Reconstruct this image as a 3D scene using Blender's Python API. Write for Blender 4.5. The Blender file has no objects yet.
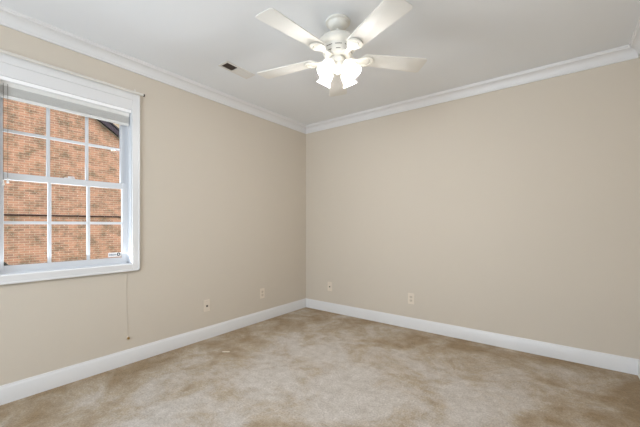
import bpy, bmesh, math, random
from mathutils import Vector, Matrix
random.seed(7)
PI = math.pi
SC = bpy.context.scene
C = SC.collection

# ------------------------------------------------------------------ room dimensions
W, L, H = 3.222, 5.40, 2.44          # width (x), depth (y: 0 .. -L), height
TH = 0.15                           # wall thickness
CAM = Vector((2.755, -3.29, 1.11))
YAW = math.radians(37.36)
WX0, WX1 = 0.0, 0.0
WY0, WY1 = -2.961, -2.190           # window opening along the left wall
WZ0, WZ1 = 0.800, 2.042
HEAD = 2.037                        # lower edge of the head casing
BRX = -8.0                          # face of the brick house next door

# ------------------------------------------------------------------ camera
cd = bpy.data.cameras.new('camera')
cam = bpy.data.objects.new('camera', cd); C.objects.link(cam)
cd.sensor_fit = 'HORIZONTAL'; cd.sensor_width = 36.0
cd.lens = 315.0 / 640.0 * 36.0
cd.shift_y = (225.2 - 213.5) / 640.0
cd.clip_start = 0.02; cd.clip_end = 200
cam.location = CAM
cam.rotation_euler = (PI / 2, 0, YAW)
SC.camera = cam

# ------------------------------------------------------------------ world, sun, daylight, rear fill, exposure
w = bpy.data.worlds.new('world'); SC.world = w; w.use_nodes = True
nt = w.node_tree; nt.nodes.clear()
sky = nt.nodes.new('ShaderNodeTexSky'); sky.sky_type = 'NISHITA'
sky.sun_disc = False; sky.sun_elevation = math.radians(42); sky.sun_rotation = math.radians(60)
sky.air_density = 1.0; sky.dust_density = 2.5; sky.ozone_density = 1.0
bg = nt.nodes.new('ShaderNodeBackground'); bg.inputs['Strength'].default_value = 0.28
wo = nt.nodes.new('ShaderNodeOutputWorld')
nt.links.new(sky.outputs[0], bg.inputs[0]); nt.links.new(bg.outputs[0], wo.inputs[0])

def light(name, kind, loc, rot, energy, color, **kw):
    ld = bpy.data.lights.new(name, kind); ld.energy = energy; ld.color = color
    for k, v in kw.items(): setattr(ld, k, v)
    o = bpy.data.objects.new(name, ld); C.objects.link(o); o.location = loc; o.rotation_euler = rot
    return o
# the sun stands high over our own roof and lights the brick gable next door
sd = Vector((-0.85, 0.12, -0.27)).normalized()
sun = light('sun', 'SUN', (0, 0, 8), sd.to_track_quat('-Z', 'Y').to_euler(), 1.02, (1.0, 0.93, 0.83), angle=math.radians(1.5))
# added room fill light, set in an invented window opening behind the camera
W2X0, W2X1, W2Z0, W2Z1 = 0.95, 2.65, 0.80, 2.10
rear_fill = light('rear_fill_light', 'AREA', ((W2X0 + W2X1) / 2, -L - 0.06, (W2Z0 + W2Z1) / 2), (PI / 2 + math.radians(7), 0, 0),
            76, (0.80, 0.90, 1.0), shape='RECTANGLE', size=W2X1 - W2X0, size_y=W2Z1 - W2Z0)
# daylight at the visible window (just outside its glass)
day2 = light('side_window_daylight', 'AREA', (-0.32, (WY0 + WY1) / 2, (WZ0 + WZ1) / 2 - .25), (0, -PI / 2 - math.radians(42), 0),
             16, (0.88, 0.94, 1.0), shape='RECTANGLE', size=WZ1 - WZ0, size_y=WY1 - WY0)

SC.view_settings.view_transform = 'Standard'
SC.view_settings.look = 'None'
SC.view_settings.gamma = 1.0
SC.view_settings.use_curve_mapping = False
SC.view_settings.exposure = 0.0
SC.cycles.max_bounces = 10; SC.cycles.diffuse_bounces = 7
SC.cycles.use_denoising = True

# ------------------------------------------------------------------ helpers
def lin(c):
    return tuple((v / 255 / 12.92) if v / 255 <= 0.04045 else ((v / 255 + 0.055) / 1.055) ** 2.4 for v in c) + (1.0,)

def mat(name, srgb, rough=0.5, metal=0.0, vary=0.0, vscale=8.0, bump=0.0, bscale=200.0, spec=0.5, emis=None, estr=0.0):
    m = bpy.data.materials.new(name); m.use_nodes = True
    n = m.node_tree.nodes; l = m.node_tree.links; b = n['Principled BSDF']
    b.inputs['Base Color'].default_value = lin(srgb)
    b.inputs['Roughness'].default_value = rough; b.inputs['Metallic'].default_value = metal
    b.inputs['Specular IOR Level'].default_value = spec
    tc = n.new('ShaderNodeTexCoord')
    nz = n.new('ShaderNodeTexNoise'); nz.inputs['Scale'].default_value = vscale; nz.inputs['Detail'].default_value = 4
    l.new(tc.outputs['Object'], nz.inputs['Vector'])
    mx = n.new('ShaderNodeMix'); mx.data_type = 'RGBA'
    c = lin(srgb)
    mx.inputs['A'].default_value = tuple(v * (1 - vary) for v in c[:3]) + (1,)
    mx.inputs['B'].default_value = tuple(min(1, v * (1 + vary)) for v in c[:3]) + (1,)
    l.new(nz.outputs['Fac'], mx.inputs['Factor']); l.new(mx.outputs['Result'], b.inputs['Base Color'])
    if bump:
        n2 = n.new('ShaderNodeTexNoise'); n2.inputs['Scale'].default_value = bscale; n2.inputs['Detail'].default_value = 3
        l.new(tc.outputs['Object'], n2.inputs['Vector'])
        bp = n.new('ShaderNodeBump'); bp.inputs['Strength'].default_value = bump; bp.inputs['Distance'].default_value = 0.002
        l.new(n2.outputs['Fac'], bp.inputs['Height']); l.new(bp.outputs['Normal'], b.inputs['Normal'])
    if emis:
        b.inputs['Emission Color'].default_value = lin(emis); b.inputs['Emission Strength'].default_value = estr
    return m

M = {}
M['wall'] = mat('wall_paint', (208, 199, 186), 0.85, vary=0.015, vscale=1.5, bump=0.15, bscale=260, spec=0.2)
M['ceiling'] = mat('ceiling_paint', (233, 236, 240), 0.9, vary=0.01, vscale=2, bump=0.1, bscale=180, spec=0.2)
M['trim'] = mat('trim_paint', (224, 224, 225), 0.35, vary=0.01, vscale=5, bump=0.03, bscale=60)
M['vinyl'] = mat('window_vinyl', (214, 217, 222), 0.3, vary=0.01, vscale=5)
M['blind'] = mat('blind_vinyl', (222, 222, 220), 0.4, vary=0.02, vscale=30)
M['lit_reveal_strip'] = mat('lit_reveal_white', (252, 252, 254), 0.25)  # whiter than the trim, to stand in for a daylit reveal
M['cord'] = mat('cord_fibre', (96, 84, 74), 0.8, vary=0.1, vscale=50)
M['tassel'] = mat('tassel_plastic', (236, 234, 230), 0.4)
M['rod'] = mat('rod_enamel', (216, 212, 205), 0.35, vary=0.02)
M['rod_end'] = mat('rod_end_brown', (62, 48, 38), 0.5, vary=0.1)
M['fan'] = mat('fan_enamel', (230, 228, 221), 0.3, vary=0.01)
M['blade'] = mat('fan_blade_white', (232, 231, 227), 0.45, vary=0.02, vscale=12)
M['slot'] = mat('vent_slot_dark', (74, 66, 58), 0.8)
M['plate'] = mat('plate_plastic', (224, 213, 198), 0.35, vary=0.01)
M['plate_face'] = mat('receptacle_plastic', (208, 196, 180), 0.35, vary=0.01)
M['dark'] = mat('socket_dark', (48, 42, 38), 0.6)
M['brass'] = mat('brass_metal', (190, 160, 100), 0.3, metal=1.0, vary=0.05)
M['screw'] = mat('screw_metal', (180, 172, 160), 0.35, metal=1.0)
M['register'] = mat('register_enamel', (222, 220, 216), 0.6, vary=0.01)
M['duct'] = mat('duct_dark', (100, 88, 80), 0.9, vary=0.1)
M['shingle'] = mat('roof_shingle', (70, 66, 72), 0.95, vary=0.25, vscale=20, bump=0.6, bscale=60)
M['soffit'] = mat('soffit_dark_paint', (66, 60, 66), 0.8, vary=0.1)
M['fascia'] = mat('fascia_paint', (205, 185, 160), 0.6, vary=0.05)
M['fascia_dark'] = mat('rake_board_paint', (58, 48, 60), 0.7, vary=0.1)
M['siding'] = mat('tan_siding', (186, 170, 146), 0.8, vary=0.12, vscale=1.5)
M['wire'] = mat('wire_rubber', (70, 36, 28), 0.7)
M['grass'] = mat('ground_grass', (96, 110, 66), 1.0, vary=0.3, vscale=6, bump=0.5, bscale=60)
M['leaf'] = mat('shrub_leaf', (44, 50, 44), 0.8, vary=0.3, vscale=20)
M['sticker'] = mat('sticker_paper', (240, 238, 238), 0.5)
M['ink'] = mat('sticker_ink', (120, 128, 150), 0.6)
M['ink_dark'] = mat('sticker_emblem_ink', (44, 46, 54), 0.6)
M['cable'] = mat('cable_painted', (208, 199, 186), 0.85)
M['lint'] = mat('pale_scrap', (216, 204, 187), 0.95)
def shade_mat():
    m = bpy.data.materials.new('frosted_glass'); m.use_nodes = True
    n = m.node_tree.nodes; l = m.node_tree.links; n.clear()
    out = n.new('ShaderNodeOutputMaterial'); tl = n.new('ShaderNodeBsdfTranslucent'); tp = n.new('ShaderNodeBsdfTransparent')
    df = n.new('ShaderNodeBsdfDiffuse'); a = n.new('ShaderNodeMixShader'); c = n.new('ShaderNodeMixShader')
    nz = n.new('ShaderNodeTexNoise'); nz.inputs['Scale'].default_value = 40
    rp = n.new('ShaderNodeMapRange'); rp.inputs['To Min'].default_value = .30; rp.inputs['To Max'].default_value = .40
    l.new(nz.outputs['Fac'], rp.inputs['Value'])
    for q in (tl, df, tp): q.inputs['Color'].default_value = (.96, .95, .93, 1)
    l.new(rp.outputs['Result'], a.inputs[0]); l.new(tl.outputs[0], a.inputs[1]); l.new(df.outputs[0], a.inputs[2])
    c.inputs[0].default_value = .16; l.new(a.outputs[0], c.inputs[1]); l.new(tp.outputs[0], c.inputs[2]); l.new(c.outputs[0], out.inputs[0])
    return m
M['shade'] = shade_mat()
M['bulb'] = mat('bulb_lit', (255, 250, 240), 0.4, emis=(255, 240, 215), estr=2.5)

def glass_mat():
    m = bpy.data.materials.new('window_glass'); m.use_nodes = True
    n = m.node_tree.nodes; l = m.node_tree.links; n.clear()
    out = n.new('ShaderNodeOutputMaterial'); mx = n.new('ShaderNodeMixShader')
    tr = n.new('ShaderNodeBsdfTransparent'); gl = n.new('ShaderNodeBsdfGlossy'); gl.inputs['Roughness'].default_value = 0.02
    tr.inputs[0].default_value = (0.97, 0.98, 0.98, 1)
    fr = n.new('ShaderNodeFresnel'); fr.inputs['IOR'].default_value = 1.25
    l.new(fr.outputs[0], mx.inputs[0])
    l.new(tr.outputs[0], mx.inputs[1]); l.new(gl.outputs[0], mx.inputs[2]); l.new(mx.outputs[0], out.inputs[0])
    return m
M['glass'] = glass_mat()

def carpet_mat():
    m = bpy.data.materials.new('carpet_pile'); m.use_nodes = True
    n = m.node_tree.nodes; l = m.node_tree.links; b = n['Principled BSDF']
    b.inputs['Roughness'].default_value = 1.0; b.inputs['Specular IOR Level'].default_value = 0.05
    b.inputs['Sheen Weight'].default_value = 0.15
    tc = n.new('ShaderNodeTexCoord')
    def noise(scale, detail, rough=0.5, dist=0.0):
        z = n.new('ShaderNodeTexNoise'); z.inputs['Scale'].default_value = scale; z.inputs['Detail'].default_value = detail
        z.inputs['Roughness'].default_value = rough; z.inputs['Distortion'].default_value = dist
        l.new(tc.outputs['Object'], z.inputs['Vector']); return z
    def ramp(src, stops):
        r = n.new('ShaderNodeValToRGB')
        r.color_ramp.elements[0].position = stops[0][0]; r.color_ramp.elements[0].color = lin(stops[0][1])
        r.color_ramp.elements[1].position = stops[-1][0]; r.color_ramp.elements[1].color = lin(stops[-1][1])
        for p, c in stops[1:-1]:
            e = r.color_ramp.elements.new(p); e.color = lin(c)
        l.new(src, r.inputs[0]); return r
    # colour turns browner towards the walls, paler in the middle; the edge between them is patchy
    sp = n.new('ShaderNodeSeparateXYZ'); l.new(tc.outputs['Object'], sp.inputs[0])
    def mth(op, a, c=None):
        q = n.new('ShaderNodeMath'); q.operation = op
        for i, v in enumerate((a, c)):
            if v is None: continue
            if isinstance(v, (int, float)): q.inputs[i].default_value = v
            else: l.new(v, q.inputs[i])
        return q.outputs[0]
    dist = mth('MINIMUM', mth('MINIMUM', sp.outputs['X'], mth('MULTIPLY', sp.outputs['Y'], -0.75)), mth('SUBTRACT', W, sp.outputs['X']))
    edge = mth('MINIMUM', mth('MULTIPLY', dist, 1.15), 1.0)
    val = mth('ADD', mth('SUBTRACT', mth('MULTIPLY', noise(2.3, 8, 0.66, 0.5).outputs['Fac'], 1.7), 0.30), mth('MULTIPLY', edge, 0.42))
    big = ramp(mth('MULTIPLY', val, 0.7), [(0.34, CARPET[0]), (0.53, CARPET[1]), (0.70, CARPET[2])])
    mid = ramp(noise(13, 5, 0.7, 0.3).outputs['Fac'], [(0.3, (222, 218, 212)), (0.7, (255, 255, 255))])
    fine = ramp(noise(90, 3, 0.8).outputs['Fac'], [(0.3, (200, 198, 195)), (0.7, (255, 255, 255))])
    def mul(a, c):
        x = n.new('ShaderNodeMix'); x.data_type = 'RGBA'; x.blend_type = 'MULTIPLY'; x.inputs['Factor'].default_value = 1
        l.new(a, x.inputs['A']); l.new(c, x.inputs['B']); return x.outputs['Result']
    o = mul(mul(big.outputs[0], mid.outputs[0]), fine.outputs[0])
    l.new(o, b.inputs['Base Color'])
    bp = n.new('ShaderNodeBump'); bp.inputs['Strength'].default_value = 0.8; bp.inputs['Distance'].default_value = 0.006
    z = noise(120, 4, 0.8); l.new(z.outputs['Fac'], bp.inputs['Height']); l.new(bp.outputs[0], b.inputs['Normal'])
    return m
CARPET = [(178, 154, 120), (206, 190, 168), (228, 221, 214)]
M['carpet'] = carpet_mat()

def brick_mat():
    m = bpy.data.materials.new('orange_brick'); m.use_nodes = True
    n = m.node_tree.nodes; l = m.node_tree.links; b = n['Principled BSDF']; b.inputs['Roughness'].default_value = 0.9
    tc = n.new('ShaderNodeTexCoord'); s = n.new('ShaderNodeSeparateXYZ'); c = n.new('ShaderNodeCombineXYZ')
    l.new(tc.outputs['Object'], s.inputs[0]); l.new(s.outputs['Y'], c.inputs['X']); l.new(s.outputs['Z'], c.inputs['Y'])
    t = n.new('ShaderNodeTexBrick'); l.new(c.outputs[0], t.inputs['Vector'])
    t.inputs['Scale'].default_value = 1.0; t.inputs['Brick Width'].default_value = 0.20; t.inputs['Row Height'].default_value = 0.062
    t.inputs['Mortar Size'].default_value = 0.006; t.inputs['Mortar Smooth'].default_value = 0.2; t.inputs['Bias'].default_value = -0.25
    t.inputs['Color1'].default_value = lin((196, 146, 118)); t.inputs['Color2'].default_value = lin((158, 122, 102))
    t.inputs['Mortar'].default_value = lin((206, 188, 166))
    z = n.new('ShaderNodeTexNoise'); z.inputs['Scale'].default_value = 3.4; z.inputs['Detail'].default_value = 10; z.inputs['Roughness'].default_value = .72
    l.new(c.outputs[0], z.inputs['Vector'])
    r = n.new('ShaderNodeValToRGB'); r.color_ramp.elements[0].position = 0.38; r.color_ramp.elements[0].color = (0.50, 0.60, 0.58, 1)
    r.color_ramp.elements[1].position = 0.54; r.color_ramp.elements[1].color = (1, 1, 1, 1)
    l.new(z.outputs['Fac'], r.inputs[0])
    x = n.new('ShaderNodeMix'); x.data_type = 'RGBA'; x.blend_type = 'MULTIPLY'; x.inputs['Factor'].default_value = 1
    l.new(t.outputs['Color'], x.inputs['A']); l.new(r.outputs[0], x.inputs['B']); l.new(x.outputs['Result'], b.inputs['Base Color'])
    bp = n.new('ShaderNodeBump'); bp.inputs['Strength'].default_value = 0.5; bp.inputs['Distance'].default_value = 0.01; bp.invert = True
    l.new(t.outputs['Fac'], bp.inputs['Height']); l.new(bp.outputs[0], b.inputs['Normal'])
    return m
M['brick'] = brick_mat()

def box(bm, x0, x1, y0, y1, z0, z1, bev=0.0, rot=None):
    """a box, optionally with bevelled edges"""
    t = bmesh.new()
    bmesh.ops.create_cube(t, size=1.0)
    for v in t.verts:
        v.co = Vector(((x0 + x1) / 2 + v.co.x * (x1 - x0), (y0 + y1) / 2 + v.co.y * (y1 - y0), (z0 + z1) / 2 + v.co.z * (z1 - z0)))
    if bev: bmesh.ops.bevel(t, geom=list(t.edges), offset=bev, segments=2, affect='EDGES', profile=0.5)
    if rot is not None: bmesh.ops.transform(t, matrix=rot, verts=list(t.verts))
    join(bm, t)

def join(bm, t):
    me = bpy.data.meshes.new('tmp'); t.to_mesh(me); t.free(); bm.from_mesh(me); bpy.data.meshes.remove(me)

def lathe(bm, prof, seg=48, mtx=None):
    t = bmesh.new(); rings = []
    for r, z in prof:
        if r < 1e-6: rings.append([t.verts.new((0, 0, z))])
        else: rings.append([t.verts.new((r * math.cos(2 * PI * k / seg), r * math.sin(2 * PI * k / seg), z)) for k in range(seg)])
    for a, b in zip(rings, rings[1:]):
        for k in range(seg):
            k2 = (k + 1) % seg
            if len(a) == 1 and len(b) == 1: continue
            if len(a) == 1: t.faces.new((a[0], b[k2], b[k]))
            elif len(b) == 1: t.faces.new((a[k], a[k2], b[0]))
            else: t.faces.new((a[k], a[k2], b[k2], b[k]))
    bmesh.ops.recalc_face_normals(t, faces=list(t.faces))
    if mtx is not None: bmesh.ops.transform(t, matrix=mtx, verts=list(t.verts))
    join(bm, t)

def tube(bm, pts, r, seg=10):
    t = bmesh.new(); rings = []
    pts = [Vector(p) for p in pts]; n = len(pts)
    for i, p in enumerate(pts):
        d = (pts[min(i + 1, n - 1)] - pts[max(i - 1, 0)]).normalized()
        u = d.orthogonal().normalized() if i == 0 else (u - u.dot(d) * d).normalized()
        v = d.cross(u); rr = r[i] if isinstance(r, (list, tuple)) else r
        rings.append([t.verts.new(p + rr * (math.cos(2 * PI * k / seg) * u + math.sin(2 * PI * k / seg) * v)) for k in range(seg)])
    for a, b in zip(rings, rings[1:]):
        for k in range(seg): t.faces.new((a[k], a[(k + 1) % seg], b[(k + 1) % seg], b[k]))
    t.faces.new(rings[0][::-1]); t.faces.new(rings[-1])
    bmesh.ops.recalc_face_normals(t, faces=list(t.faces)); join(bm, t)

def sheet(bm, loops, z0, z1, bev=0.0, mtx=None):
    """flat shape (outer loop plus hole loops) with thickness, from 2D points"""
    cu = bpy.data.curves.new('tmp', 'CURVE'); cu.dimensions = '2D'; cu.fill_mode = 'BOTH'
    cu.extrude = (z1 - z0) / 2 - bev; cu.bevel_depth = bev; cu.bevel_resolution = 1
    for lp in loops:
        sp = cu.splines.new('POLY'); sp.points.add(len(lp) - 1); sp.use_cyclic_u = True
        for p, q in zip(sp.points, lp): p.co = (q[0], q[1], 0, 1)
    ob = bpy.data.objects.new('tmp', cu)
    C.objects.link(ob); bpy.context.view_layer.update()
    me = bpy.data.meshes.new_from_object(ob.evaluated_get(bpy.context.evaluated_depsgraph_get()))
    t = bmesh.new(); t.from_mesh(me)
    bpy.data.objects.remove(ob); bpy.data.curves.remove(cu); bpy.data.meshes.remove(me)
    for v in t.verts: v.co.z += (z0 + z1) / 2
    bmesh.ops.remove_doubles(t, verts=list(t.verts), dist=1e-5)
    if mtx is not None: bmesh.ops.transform(t, matrix=mtx, verts=list(t.verts))
    join(bm, t)

def obj(name, bm, m, parent=None, smooth=False, mats=None):
    me = bpy.data.meshes.new(name); bm.to_mesh(me); bm.free()
    for k in (mats or [m]): me.materials.append(k)
    if smooth:
        for p in me.polygons: p.use_smooth = True
        try: me.set_sharp_from_angle(angle=math.radians(38))
        except Exception: pass
    o = bpy.data.objects.new(name, me); C.objects.link(o)
    if parent is not None: o.parent = parent
    return o

def struct(o, label=None):
    o['kind'] = 'structure'
    if label: o['label'] = label
    return o

def tag(o, label, cat, group=None):
    o['label'] = label; o['category'] = cat
    if group: o['group'] = group
    return o

def thing(name, label, cat, loc=(0, 0, 0), rotz=0, group=None):
    o = bpy.data.objects.new(name, None); C.objects.link(o); o.empty_display_size = 0.1
    o.location = loc; o.rotation_euler = (0, 0, rotz)
    return tag(o, label, cat, group)

B = bmesh.new

# ------------------------------------------------------------------ setting: room shell
b = B(); box(b, -TH, W + TH, -L - TH, TH, -0.12, 0.0)
struct(obj('floor', b, M['carpet']), 'beige cut-pile carpet with brownish patches')
b = B(); box(b, -TH, W + TH, -L - TH, TH, H, H + 0.12)
struct(obj('ceiling', b, M['ceiling']))
b = B()
box(b, -TH, 0, -L, WY0, 0, H); box(b, -TH, 0, WY1, 0, 0, H)
box(b, -TH, 0, WY0, WY1, 0, WZ0); box(b, -TH, 0, WY0, WY1, WZ1, H)
struct(obj('wall_left', b, M['wall']))
b = B(); box(b, -TH, W + TH, 0, TH, 0, H); struct(obj('wall_back', b, M['wall']))
b = B(); box(b, W, W + TH, -L, 0, 0, H); struct(obj('wall_right', b, M['wall']))
b = B()
box(b, -TH, W2X0, -L - TH, -L, 0, H); box(b, W2X1, W + TH, -L - TH, -L, 0, H)
box(b, W2X0, W2X1, -L - TH, -L, 0, W2Z0); box(b, W2X0, W2X1, -L - TH, -L, W2Z1, H)
struct(obj('wall_front', b, M['wall']))
# invented, unseen window behind the camera: casing round the fill light's opening
b = B()
box(b, W2X0 - .06, W2X1 + .06, -L, -L + .018, W2Z1, W2Z1 + .06, .003); box(b, W2X0 - .06, W2X1 + .06, -L, -L + .018, W2Z0 - .06, W2Z0, .003)
box(b, W2X0 - .06, W2X0, -L, -L + .018, W2Z0, W2Z1, .003); box(b, W2X1, W2X1 + .06, -L, -L + .018, W2Z0, W2Z1, .003)
struct(obj('added_rear_window', b, M['trim']))

# crown moulding and baseboards, mitred in the corners
def moulding(name, prof, side, m):
    b = B(); e0 = []; e1 = []
    for p, z in prof:
        if side == 'left':  a, c = (p, -p, z), (p, -L + p, z)
        if side == 'back':  a, c = (p, -p, z), (W - p, -p, z)
        if side == 'right': a, c = (W - p, -p, z), (W - p, -L + p, z)
        if side == 'front': a, c = (p, -L + p, z), (W - p, -L + p, z)
        e0.append(b.verts.new(a)); e1.append(b.verts.new(c))
    n = len(prof)
    for i in range(n): b.faces.new((e0[i], e0[(i + 1) % n], e1[(i + 1) % n], e1[i]))
    b.faces.new(e0[::-1]); b.faces.new(e1)
    bmesh.ops.recalc_face_normals(b, faces=list(b.faces))
    return struct(obj(name, b, m, smooth=True))
crown = [(0, H - .090), (.011, H - .090), (.013, H - .084), (.011, H - .078), (.014, H - .074)]
for k in range(1, 8):
    a = PI / 2 * k / 8
    crown.append((.014 + .040 * (1 - math.cos(a)), H - .074 + .052 * math.sin(a)))
crown += [(.056, H - .020), (.058, H - .012), (.064, H - .010), (.066, H), (0, H)]
base = [(0, 0), (.014, 0), (.014, .096), (.011, .103), (.009, .106), (.007, .115), (0, .116)]
for i, s in enumerate(('left', 'back', 'right', 'front')):
    moulding('trim_%d' % (i + 1), crown, s, M['trim'])
    moulding('baseboard_' + s, base, s, M['trim'])

# ------------------------------------------------------------------ window_1 (left wall)
win = bpy.data.objects.new('window_1', None); C.objects.link(win); struct(win, 'white double-hung window with a grid of panes')
b = B(); cw = .055; HT = HEAD + .135; T = .018
box(b, 0, T, WY1, WY1 + cw, WZ0 - .058, HT, .002); box(b, 0, T, WY0 - cw, WY0, WZ0 - .058, HT, .002)
box(b, 0, T, WY0, WY1, WZ0 - .058, WZ0, .002)
box(b, 0, T - .005, WY0, WY1, HEAD, HT - .055, .002); box(b, 0, T, WY0, WY1, HT - .055, HT, .002)
box(b, 0, T + .004, WY1 + cw - .012, WY1 + cw, WZ0 - .058, HT, .002); box(b, 0, T + .004, WY0 - cw, WY1 + cw, WZ0 - .058, WZ0 - .046, .002)
obj('casing', b, M['trim'], win)
b = B(); j = .012                                   # jambs lining the opening
box(b, -.135, .0, WY1 - .004, WY1, WZ0, WZ1); box(b, -.135, .0, WY0, WY0 + .004, WZ0, WZ1)
box(b, -.135, .0, WY0, WY1, WZ0, WZ0 + .004); box(b, -.135, .0, WY0, WY1, WZ1 - .004, WZ1)
# vinyl frame with the sash tracks
for y0, y1 in ((WY1 - .016, WY1 - .004), (WY0 + .004, WY0 + .016)):
    box(b, -.130, -.118, y0, y1, WZ0 + .004, WZ1 - .004); box(b, -.088, -.083, y0, y1, WZ0 + .004, WZ1 - .004)
    box(b, -.056, -.050, y0, y1, WZ0 + .004, WZ1 - .004)
box(b, -.130, -.050, WY0 + .004, WY1 - .004, WZ0 + .004, WZ0 + .014)
obj('jamb', b, M['vinyl'], win)
def sash(name, x0, x1, z0, z1, gz0, gz1, gy0, gy1):
    b = B(); y0, y1 = WY0 + .006, WY1 - .006
    box(b, x0, x1, y0, gy0, z0, z1, .002); box(b, x0, x1, gy1, y1, z0, z1, .002)
    box(b, x0, x1, gy0, gy1, z0, gz0, .002); box(b, x0, x1, gy0, gy1, gz1, z1, .002)
    s = obj(name, b, M['vinyl'], win)
    xm = (x0 + x1) / 2
    b = B(); mw = .010; wy = (gy1 - gy0) / 3
    for k in (1, 2): box(b, xm - .008, xm + .008, gy0 + k * wy - mw, gy0 + k * wy + mw, gz0, gz1, .003)
    box(b, xm - .0075, xm + .0075, gy0, gy1, (gz0 + gz1) / 2 - mw, (gz0 + gz1) / 2 + mw, .003)
    obj('muntin_grid', b, M['vinyl'], s)
    b = B(); box(b, xm - .003, xm + .003, gy0, gy1, gz0, gz1); obj('glass', b, M['glass'], s)
    return s, xm
GY0, GY1 = -2.918, -2.237
lower, lxm = sash('lower_sash', -.082, -.057, WZ0 + .014, 1.445, .850, 1.402, GY0, GY1)
upper, uxm = sash('upper_sash', -.117, -.089, 1.412, WZ1 - .006, 1.450, WZ1 - .045, GY0, GY1)
b = B()                                            # lock and tilt latches on the meeting rail
box(b, -.078, -.058, (GY0 + GY1) / 2 - .03, (GY0 + GY1) / 2 + .03, 1.445, 1.452, .002)
tube(b, [(-.068, (GY0 + GY1) / 2, 1.452), (-.068, (GY0 + GY1) / 2, 1.462)], .009)
box(b, -.070, -.060, (GY0 + GY1) / 2 - .002, (GY0 + GY1) / 2 + .028, 1.456, 1.463, .002)
obj('sash_lock', b, M['vinyl'], lower)
for yy in (GY0 + .004, GY1 + .020):
    b = B(); box(b, -.076, -.060, yy - .018, yy + .008, 1.4445, 1.450, .0015); obj('tilt_latch', b, M['vinyl'], lower)
# small sticker in the bottom corner of the glass
sx = lxm + .0035
b = B(); box(b, sx, sx + .0005, GY1 - .098, GY1 - .002, .858, .892)
st = obj('sticker', b, M['sticker'], lower); st['label'] = 'small white sticker with a dark round emblem'
b = B()
yy = GY1 - .090; random.seed(3)
while yy < GY1 - .045:                              # the faint line of small grey lettering
    wl = random.choice((.004, .005, .006)); box(b, sx + .0006, sx + .0009, yy, yy + wl * .7, .870, .870 + random.choice((.009, .009, .012))); yy += wl
obj('lettering', b, M['ink'], st)
b = B(); R = Matrix.Translation((sx + .0006, GY1 - .024, .877)) @ Matrix.Rotation(PI / 2, 4, 'Y')
lathe(b, [(.0135, 0), (.0135, .0005), (.006, .0005), (.006, 0), (.0135, 0)], 32, R)
obj('emblem', b, M['ink_dark'], st)

# ------------------------------------------------------------------ raised mini blind inside the opening
by0, by1 = WY0 + .008, WY1 - .008
bl = thing('mini_blind', 'white mini blind drawn fully up at the top of the window', 'blind', (-.033, (by0 + by1) / 2, 1.92))
ox, oy, oz = bl.location
def loc(b):                                         # world coordinates -> blind coordinates
    bmesh.ops.translate(b, vec=(-ox, -oy, -oz), verts=list(b.verts)); return b
b = B(); box(b, -.047, -.020, by0, by1, 1.985, 2.034, .002); obj('headrail', loc(b), M['blind'], bl)
b = B(); box(b, -.018, .006, by0 - .004, by1 + .004, 2.014, 2.0365, .002); obj('lit_reveal_strip', loc(b), M['lit_reveal_strip'], bl)  # added white strip, paints in the bright reveal line under the head casing
b = B(); z = 1.934; k = 0
while z < 1.983:
    dx = random.uniform(-.0008, .0008)
    t = B(); box(t, -.046 + dx, -.021 + dx, by0 + .004, by1 - .004, z, z + .0021, .0006); join(b, t); z += .0034
obj('slat_stack', loc(b), M['blind'], bl)
b = B(); box(b, -.047, -.020, by0 + .003, by1 - .003, 1.915, 1.932, .003); obj('bottom_rail', loc(b), M['blind'], bl)
for k, (cy, zb) in enumerate(((by0 + .047, 1.40), (by0 + .027, 1.385))):
    b = B(); tube(b, [(-.017, cy, 2.0), (-.0155, cy, 1.95), (-.016, cy + .0005, 1.7), (-.016, cy, zb)], .0011, 6)
    cobj = obj('lift_cord', loc(b), M['cord'], bl, True)
    b = B(); lathe(b, [(0, .03), (.003, .028), (.0045, .01), (.0075, 0), (.006, -.004), (0, -.005)], 16, Matrix.Translation((-.016, cy, zb - .02)))
    obj('tassel', loc(b), M['tassel'], cobj, True)

# ------------------------------------------------------------------ curtain rod above the window
ry0, ry1, rz = WY0 - .085, WY1 + cw + .018, HT + .003
rod = thing('curtain_rod', 'slim cream curtain rod with a dark end resting above the window casing', 'curtain rod', (.036, (ry0 + ry1) / 2, rz))
b = B(); tube(b, [(0, ry0 - rod.location.y, 0), (0, ry1 - rod.location.y, 0)], .0105, 16); obj('rod', b, M['rod'], rod, True)
for yy, s in ((ry0, -1), (ry1, 1)):
    b = B(); tube(b, [(0, yy - rod.location.y, 0), (0, yy + s * .010 - rod.location.y, 0)], .0110, 16)
    obj('end_cap', b, M['rod_end'], rod, True)
for yy in (ry0 + .04, ry1 - .05):
    y = yy - rod.location.y
    b = B(); box(b, -.036, -.033, y - .008, y + .008, .004, .040, .001); box(b, -.034, .0, y - .003, y + .003, .004, .009)
    obj('bracket', b, M['rod'], rod)

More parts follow.
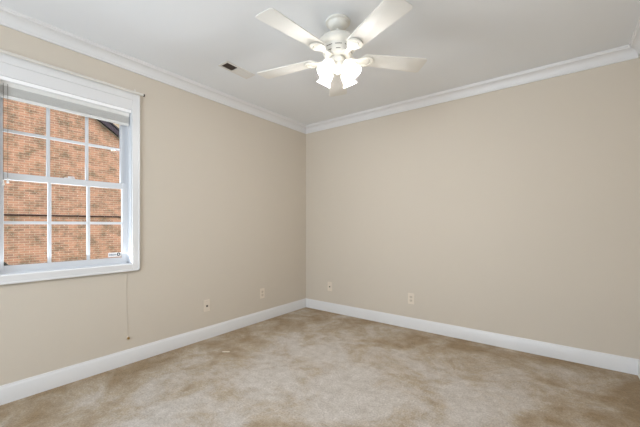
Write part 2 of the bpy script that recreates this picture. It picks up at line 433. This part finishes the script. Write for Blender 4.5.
# ------------------------------------------------------------------ ceiling fan
FX, FY = 1.599, -1.583
ZB = 2.200                                          # height of the blades
fan = thing('ceiling_fan', 'white five-blade ceiling fan with four lit frosted glass shades', 'ceiling fan', (FX, FY, H))
def fo(name, b, m, par=None, smooth=True):
    return obj(name, b, m, par or fan, smooth)
zz = lambda z: z - H
b = B(); lathe(b, [(0, 0), (.079, 0), (.081, -.006), (.079, -.012), (.070, -.014), (.066, -.017), (.064, -.028), (.055, -.040), (.040, -.047), (.024, -.050), (0, -.050)], 56)
fo('canopy', b, M['fan'])
b = B(); lathe(b, [(0, -.045), (.013, -.045), (.013, zz(2.33)), (0, zz(2.33))], 24); fo('downrod', b, M['fan'])
b = B(); lathe(b, [(0, zz(2.352)), (.030, zz(2.352)), (.034, zz(2.345)), (.070, zz(2.338)), (.112, zz(2.318)), (.130, zz(2.300)), (.134, zz(2.288)),
                   (.130, zz(2.276)), (.118, zz(2.268)), (.104, zz(2.263)), (.100, zz(2.255)), (.098, zz(2.232)), (.092, zz(2.218)), (.088, zz(2.210)),
                   (.080, zz(2.200)), (.060, zz(2.196)), (0, zz(2.196))], 64)
hs = fo('motor_housing', b, M['fan'])
def ringseg(b, r, z0, z1, a0, a1, n=6, t=.0015):
    vs = []
    for k in range(n + 1):
        a = a0 + (a1 - a0) * k / n
        vs.append([b.verts.new(((r + dr) * math.cos(a), (r + dr) * math.sin(a), z)) for dr, z in ((-t, z0), (t, z0), (t, z1), (-t, z1))])
    for p, q in zip(vs, vs[1:]):
        for i in range(4): b.faces.new((p[i], p[(i + 1) % 4], q[(i + 1) % 4], q[i]))
    b.faces.new(vs[0]); b.faces.new(vs[-1][::-1])
b = B()
for k in range(10):
    a = 2 * PI * k / 10 + .1
    for rr, z0, z1, a0, a1 in ((.0985, 2.242, 2.2455, 0, .44), (.0915, 2.2165, 2.2195, .05, .36)):
        b = B(); ringseg(b, rr, zz(z0), zz(z1), a + a0, a + a1)
        bmesh.ops.recalc_face_normals(b, faces=list(b.faces)); fo('vent_slot', b, M['slot'], hs, False)

def blade_outline():
    r0, r1 = .165, .600; pts = []
    wr, wt = .054, .074
    def corner(cx, cy, r, a0, a1, n=6):
        return [(cx + r * math.cos(a0 + (a1 - a0) * k / n), cy + r * math.sin(a0 + (a1 - a0) * k / n)) for k in range(n + 1)]
    cr = .022
    pts += corner(r0 + .03, -(wr - .03), .03, -PI, -PI / 2)
    pts += corner(r1 - cr, -(wt - cr), cr, -PI / 2 + .05, -.0)
    pts += corner(r1 - cr, wt - cr, cr, 0, PI / 2 - .05)
    pts += corner(r0 + .03, wr - .03, .03, PI / 2, PI)
    return pts
def iron_outline():
    half = [(.072, .020), (.100, .016), (.120, .013), (.135, .014), (.150, .024), (.165, .038), (.180, .046), (.198, .049), (.214, .044), (.228, .033), (.237, .017), (.240, 0)]
    return half + [(x, -y) for x, y in half[-2::-1]]
def crescent():
    o = []; n = 14
    for k in range(n + 1):
        a = -1.25 + 2.5 * k / n; o.append((.187 + .034 * math.cos(a), .034 * math.sin(a)))
    for k in range(n - 1, 0, -1):
        a = -1.25 + 2.5 * k / n; o.append((.176 + .031 * math.cos(a) + .004, .0315 * math.sin(a)))
    return o
A0 = YAW + math.radians(10.5)
for k in range(5):
    ang = A0 + 2 * PI * k / 5 + (math.radians(4) if k == 1 else 0)
    base_m = Matrix.Rotation(ang, 4, 'Z') @ Matrix.Translation((0, 0, zz(ZB)))
    pit = base_m @ Matrix.Rotation(math.radians(-8), 4, 'X')
    b = B(); sheet(b, [blade_outline()], .004, .010, .0015, pit)
    bld = fo('blade', b, M['blade'])
    b = B(); sheet(b, [iron_outline(), crescent()], -.007, .001, .0015, pit)
    # raised spine up to the motor
    t = B(); box(t, .050, .100, -.016, .016, -.004, .012, .003, base_m); join(b, t)
    ir = fo('blade_bracket', b, M['fan'], bld)
    for px, py in ((.222, 0), (.190, .040), (.190, -.040)):
        b = B(); lathe(b, [(0, -.0095), (.003, -.009), (.0045, -.007), (.0045, -.0065)], 12, pit @ Matrix.Translation((px, py, 0)))
        sw = fo('screw', b, M['fan'], bld)

b = B(); lathe(b, [(0, zz(2.198)), (.050, zz(2.198)), (.056, zz(2.190)), (.056, zz(2.176)), (.050, zz(2.168)), (.040, zz(2.162)), (.042, zz(2.150)),
                   (.042, zz(2.128)), (.034, zz(2.116)), (.018, zz(2.108)), (.010, zz(2.100)), (.007, zz(2.092)), (0, zz(2.090))], 48)
kit = fo('light_kit', b, M['fan'])
for k in range(4):
    a = YAW + PI / 4 + k * PI / 2 + math.radians(2)
    d = Vector((math.cos(a), math.sin(a), 0))
    tilt = math.radians(35)
    ax = (d * math.sin(tilt) + Vector((0, 0, -math.cos(tilt)))).normalized()
    s0 = Vector((0, 0, zz(2.152))) + d * .070        # socket centre
    b = B(); tube(b, [Vector((0, 0, zz(2.145))) + d * .030, Vector((0, 0, zz(2.152))) + d * .058, s0 + ax * .004], .008, 12)
    Rm = Matrix.Translation(s0) @ ax.to_track_quat('Z', 'Y').to_matrix().to_4x4()
    lathe(b, [(0, -.004), (.018, -.004), (.023, 0), (.024, .016), (.020, .020), (0, .020)], 24, Rm)
    arm = fo('socket_arm', b, M['fan'], kit)
    # bell shaped glass: rounded shoulder, waist, flared rim (double walled)
    prof = [(.022, .014), (.029, .017), (.036, .026), (.039, .040), (.039, .056), (.037, .070), (.038, .082), (.043, .094), (.051, .104)]
    inner = [(r - .0025, z) for r, z in prof[::-1]]
    b = B(); lathe(b, prof + inner + [prof[0]], 40, Rm); sh = fo('glass_shade', b, M['shade'], kit)
    b = B(); lathe(b, [(0, .020), (.010, .020), (.013, .034), (.019, .050), (.016, .056), (.010, .060), (0, .062)], 24, Rm); fo('bulb', b, M['bulb'], sh)
    pl = bpy.data.lights.new('bulb_light', 'POINT'); pl.energy = 11; pl.color = (1, .99, .98); pl.shadow_soft_size = .022
    po = bpy.data.objects.new('bulb_light', pl); C.objects.link(po); po.parent = fan; po.location = s0 + ax * .094

# ------------------------------------------------------------------ ceiling register
VX0, VX1, VY0, VY1 = .512, .594, -1.705, -1.445
vent = thing('ceiling_vent', 'white rectangular ceiling air register with a dark open louvre end', 'air vent', ((VX0 + VX1) / 2, (VY0 + VY1) / 2, H))
hx, hy = (VX1 - VX0) / 2, (VY1 - VY0) / 2
b = B(); f = .020
box(b, -hx - f, hx + f, -hy - f, -hy, -.006, 0, .002); box(b, -hx - f, hx + f, hy, hy + f, -.006, 0, .002)
box(b, -hx - f, -hx, -hy, hy, -.006, 0, .002); box(b, hx, hx + f, -hy, hy, -.006, 0, .002)
ysp = -hy + .108
box(b, -hx, hx, ysp - .003, ysp + .003, -.006, 0)
obj('frame', b, M['register'], vent)
b = B(); box(b, -hx, hx, -hy, hy, -.0012, -.0002); obj('duct_opening', b, M['duct'], vent)
b = B(); n = 8
for k in range(n):
    y = -hy + .007 + k * (.100 / n)
    box(b, -hx, hx, -.0035, .0035, -.0005, .0005, 0, Matrix.Translation((0, y, -.004)) @ Matrix.Rotation(math.radians(38), 4, 'X'))
obj('louvre', b, M['duct'], vent)['label'] = 'dark angled louvres at one end'
b = B(); n = 12
for k in range(n):
    y = ysp + .010 + k * ((hy - ysp - .014) / (n - 1))
    box(b, -hx, hx, -.0065, .0065, -.0005, .0005, 0, Matrix.Translation((0, y, -.0045)) @ Matrix.Rotation(math.radians(-24), 4, 'X'))
obj('louvre', b, M['register'], vent)

# ------------------------------------------------------------------ wall plates (local: x = along wall, y = out of wall, z up)
def plate(name, label, cat, px, wall, z, kind, wd=.070, ht=.115, group=None):
    if wall == 'back': t = thing(name, label, cat, (px, 0, z), PI, group)       # local +y -> world -y
    else: t = thing(name, label, cat, (0, px, z), -PI / 2, group)             # local +y -> world +x
    b = B(); box(b, -wd / 2, wd / 2, 0, .006, -ht / 2, ht / 2, .0025); obj('cover_plate', b, M['plate'], t)
    if kind == 'duplex':
        for s in (-1, 1):
            b = B(); sheet(b, [[(.017 * math.cos(a) , .0145 * max(-.85, min(.85, math.sin(a)))) for a in [2 * PI * k / 28 for k in range(28)]]], 0, .003, .0006,
                           Matrix.Translation((0, .0055, s * .0195)) @ Matrix.Rotation(-PI / 2, 4, 'X'))
            r = obj('receptacle', b, M['plate_face'], t)
            b = B(); zc = s * .0195
            box(b, -.0075, -.0055, .0082, .0088, zc - .002, zc + .006); box(b, .0055, .0075, .0082, .0088, zc - .002, zc + .005)
            lathe(b, [(0, 0), (.0022, 0), (.0022, .0006), (0, .0006)], 12, Matrix.Translation((0, .0082, zc - .0075)) @ Matrix.Rotation(-PI / 2, 4, 'X'))
            obj('slots', b, M['dark'], r)
        b = B(); lathe(b, [(0, .0012), (.002, .001), (.0028, 0), (0, 0)], 14, Matrix.Translation((0, .006, 0)) @ Matrix.Rotation(-PI / 2, 4, 'X')); obj('screw', b, M['screw'], t)
    else:
        b = B(); lathe(b, [(.009, 0), (.009, .004), (.006, .004), (.006, .009), (.0035, .009), (.0035, 0)], 20, Matrix.Translation((0, .006, -.003)) @ Matrix.Rotation(-PI / 2, 4, 'X'))
        obj('socket', b, M['dark'], t, True)
        for s in (-1, 1):
            b = B(); lathe(b, [(0, .0012), (.002, .001), (.0028, 0), (0, 0)], 14, Matrix.Translation((0, .006, s * ht * .36)) @ Matrix.Rotation(-PI / 2, 4, 'X')); obj('screw', b, M['screw'], t)
    return t

def on_left(px, py):
    dx = (px - 320) / 315; wx = dx * math.cos(YAW) - math.sin(YAW); wy = dx * math.sin(YAW) + math.cos(YAW)
    t = -CAM.x / wx; return CAM.y + t * wy, CAM.z + (225.2 - py) / 315 * t
def on_back(px, py):
    dx = (px - 320) / 315; wx = dx * math.cos(YAW) - math.sin(YAW); wy = dx * math.sin(YAW) + math.cos(YAW)
    t = -CAM.y / wy; return CAM.x + t * wx, CAM.z + (225.2 - py) / 315 * t
u, z = on_left(206.6, 305.6)
plate('cable_plate', 'cream cable wall plate with a dark centre socket on the window wall', 'wall plate', u, 'left', z, 'coax')
u, z = on_left(262, 293.3)
plate('electrical_outlet', 'cream duplex outlet on the window wall near the room corner', 'outlet', u, 'left', z, 'duplex')
u, z = on_back(330, 286.4)
plate('phone_plate', 'small cream wall plate with a dark centre jack just right of the room corner', 'wall plate', u, 'back', z, 'coax')
u, z = on_back(411.2, 298.6)
plate('electrical_outlet', 'cream duplex outlet on the wide back wall', 'outlet', u, 'back', z, 'duplex')

# thin cable dropping from the window casing to a small brass-coloured jack
u, z = on_left(128.0, 338.0)
jk = thing('cable_jack', 'tiny brass cable fitting on the wall above the baseboard below the window', 'cable jack', (0, u, z), -PI / 2)
b = B(); lathe(b, [(0, 0), (.017, 0), (.017, .003), (.014, .005), (0, .005)], 28, Matrix.Rotation(-PI / 2, 4, 'X')); obj('escutcheon', b, M['plate_face'], jk, True)
b = B(); lathe(b, [(0, .005), (.0095, .005), (.0095, .012), (.005, .012), (.005, .022), (.003, .022), (0, .016)], 6, Matrix.Rotation(-PI / 2, 4, 'X')); obj('threaded_stub', b, M['brass'], jk)
u2, _ = on_left(126.6, 300)
b = B(); y0 = u2 + .002
tube(b, [(.0025, y0, WZ0 - .06), (.0025, y0, .60), (.0025, y0 + .001, .45), (.0028, u, z + .05), (.0030, u, z + .017)], .0012, 8)
cb = obj('wall_cable', b, M['cable'], None, True); tag(cb, 'thin painted cable running down the wall below the window casing', 'cable')

# a small pale scrap lying on the carpet
def on_floor(px, py):
    dx = (px - 320) / 315; t = CAM.z * 315 / (py - 225.2)
    return CAM.x + t * (dx * math.cos(YAW) - math.sin(YAW)), CAM.y + t * (dx * math.sin(YAW) + math.cos(YAW))
fx, fy = on_floor(226, 352)
b = B(); sheet(b, [[(.034, .004), (.020, .012), (.002, .010), (-.016, .013), (-.034, .006), (-.030, -.005), (-.010, -.009), (.010, -.006), (.026, -.010)]], .0, .004, .001,
               Matrix.Rotation(YAW, 4, 'Z'))
sc = obj('scrap', b, M['lint']); sc.location = (fx, fy, 0.0); tag(sc, 'small pale scrap lying on the carpet', 'scrap')

# ------------------------------------------------------------------ outside: brick house next door
GZ = -0.9
b = B(); box(b, -40, -TH - .02, -30, 30, GZ - .1, GZ); struct(obj('ground', b, M['grass']), 'lawn between the houses')
house = thing('brick_house', 'orange brick gabled house next door seen through the window', 'house', (BRX, -2.2, GZ))
S = .695                                     # slope of the gable
def rake(y): return 3.757 + (0.672 - y) * S          # underside of the rake at the wall
yr = -3.2; zr = rake(yr); ye = 3.4; ze = rake(ye)
yl = yr - (ye - yr)
hb = B(); pts = [(yl, GZ), (ye, GZ), (ye, ze), (yr, zr), (yl, ze)]
f0 = [hb.verts.new((0, y + 2.2, z - GZ)) for y, z in pts]; f1 = [hb.verts.new((-8, y + 2.2, z - GZ)) for y, z in pts]
hb.faces.new(f0); hb.faces.new(f1[::-1])
for i in range(5): hb.faces.new((f0[i], f1[i], f1[(i + 1) % 5], f0[(i + 1) % 5]))
bmesh.ops.recalc_face_normals(hb, faces=list(hb.faces)); obj('brick_wall', hb, M['brick'], house)
def slab(name, prof, x0, x1, m):
    b = B(); a = [b.verts.new((x0, y + 2.2, z - GZ)) for y, z in prof]; c = [b.verts.new((x1, y + 2.2, z - GZ)) for y, z in prof]
    n = len(prof); b.faces.new(a); b.faces.new(c[::-1])
    for i in range(n): b.faces.new((a[i], c[i], c[(i + 1) % n], a[(i + 1) % n]))
    bmesh.ops.recalc_face_normals(b, faces=list(b.faces)); return obj(name, b, m, house)
yo = ye + .4; ylo = yl - .4
def rline(y): return zr - abs(y - yr) * S
slab('soffit', [(ylo, rline(ylo)), (yr, zr), (yo, rline(yo)), (yo, rline(yo) + .16), (yr, zr + .16), (ylo, rline(ylo) + .16)], .10, -8.2, M['soffit'])
slab('roof', [(ylo - .02, rline(ylo) + .16), (yr, zr + .162), (yo + .02, rline(yo) + .16), (yo + .02, rline(yo) + .21), (yr, zr + .21), (ylo - .02, rline(ylo) + .21)], .16, -8.2, M['shingle'])
slab('rake_board', [(ylo, rline(ylo)), (yr, zr), (yo, rline(yo)), (yo, rline(yo) + .158), (yr, zr + .158), (ylo, rline(ylo) + .158)], .13, .10, M['fascia_dark'])
slab('frieze_board', [(ylo + .6, rline(ylo + .6) - .035), (yr, zr - .035), (yo - .6, rline(yo - .6) - .035), (yo - .6, rline(yo - .6) - .002), (yr, zr - .002), (ylo + .6, rline(ylo + .6) - .002)], .02, -.001, M['fascia'])
# a paler house further back, seen over the dark gable edge
far = thing('tan_house', 'pale tan house wall just showing above the dark gable edge', 'house', (-17, 8, GZ))
b = B(); box(b, -8, 0, -7, 7, 0, 11); obj('siding_wall', b, M['siding'], far)
b = B(); pts = [(-7.4, 10.8), (7.4, 10.8), (0, 14.5)]
a_ = [b.verts.new((.4, y, z)) for y, z in pts]; c_ = [b.verts.new((-8.4, y, z)) for y, z in pts]
b.faces.new(a_); b.faces.new(c_[::-1])
for i in range(3): b.faces.new((a_[i], c_[i], c_[(i + 1) % 3], a_[(i + 1) % 3]))
bmesh.ops.recalc_face_normals(b, faces=list(b.faces)); obj('roof', b, M['shingle'], far)
# cable strung along the brick wall
b = B(); zc = 1.11 + 10.3 / 315 * 7.9
tube(b, [(BRX + .04, -9, zc), (BRX + .04, -2, zc), (BRX + .04, 3.2, zc)], .020, 8)
tag(obj('outdoor_cable', b, M['wire'], None, True), 'dark cable running level along the brick wall outside', 'cable')
# shrub low at the brick wall
b = B(); bmesh.ops.create_icosphere(b, subdivisions=4, radius=.50)
for v in b.verts:
    v.co *= 1 + .05 * math.sin(v.co.x * 23 + 1) * math.sin(v.co.y * 19) + .04 * math.sin(v.co.z * 31); v.co.z *= .85 if v.co.z > 0 else 1.68
sb = obj('shrub', b, M['leaf'], None, True); sb.location = (BRX + .9, -2.25, GZ + .83)
tag(sb, 'dark rounded shrub against the brick wall, at the window bottom corner', 'shrub')
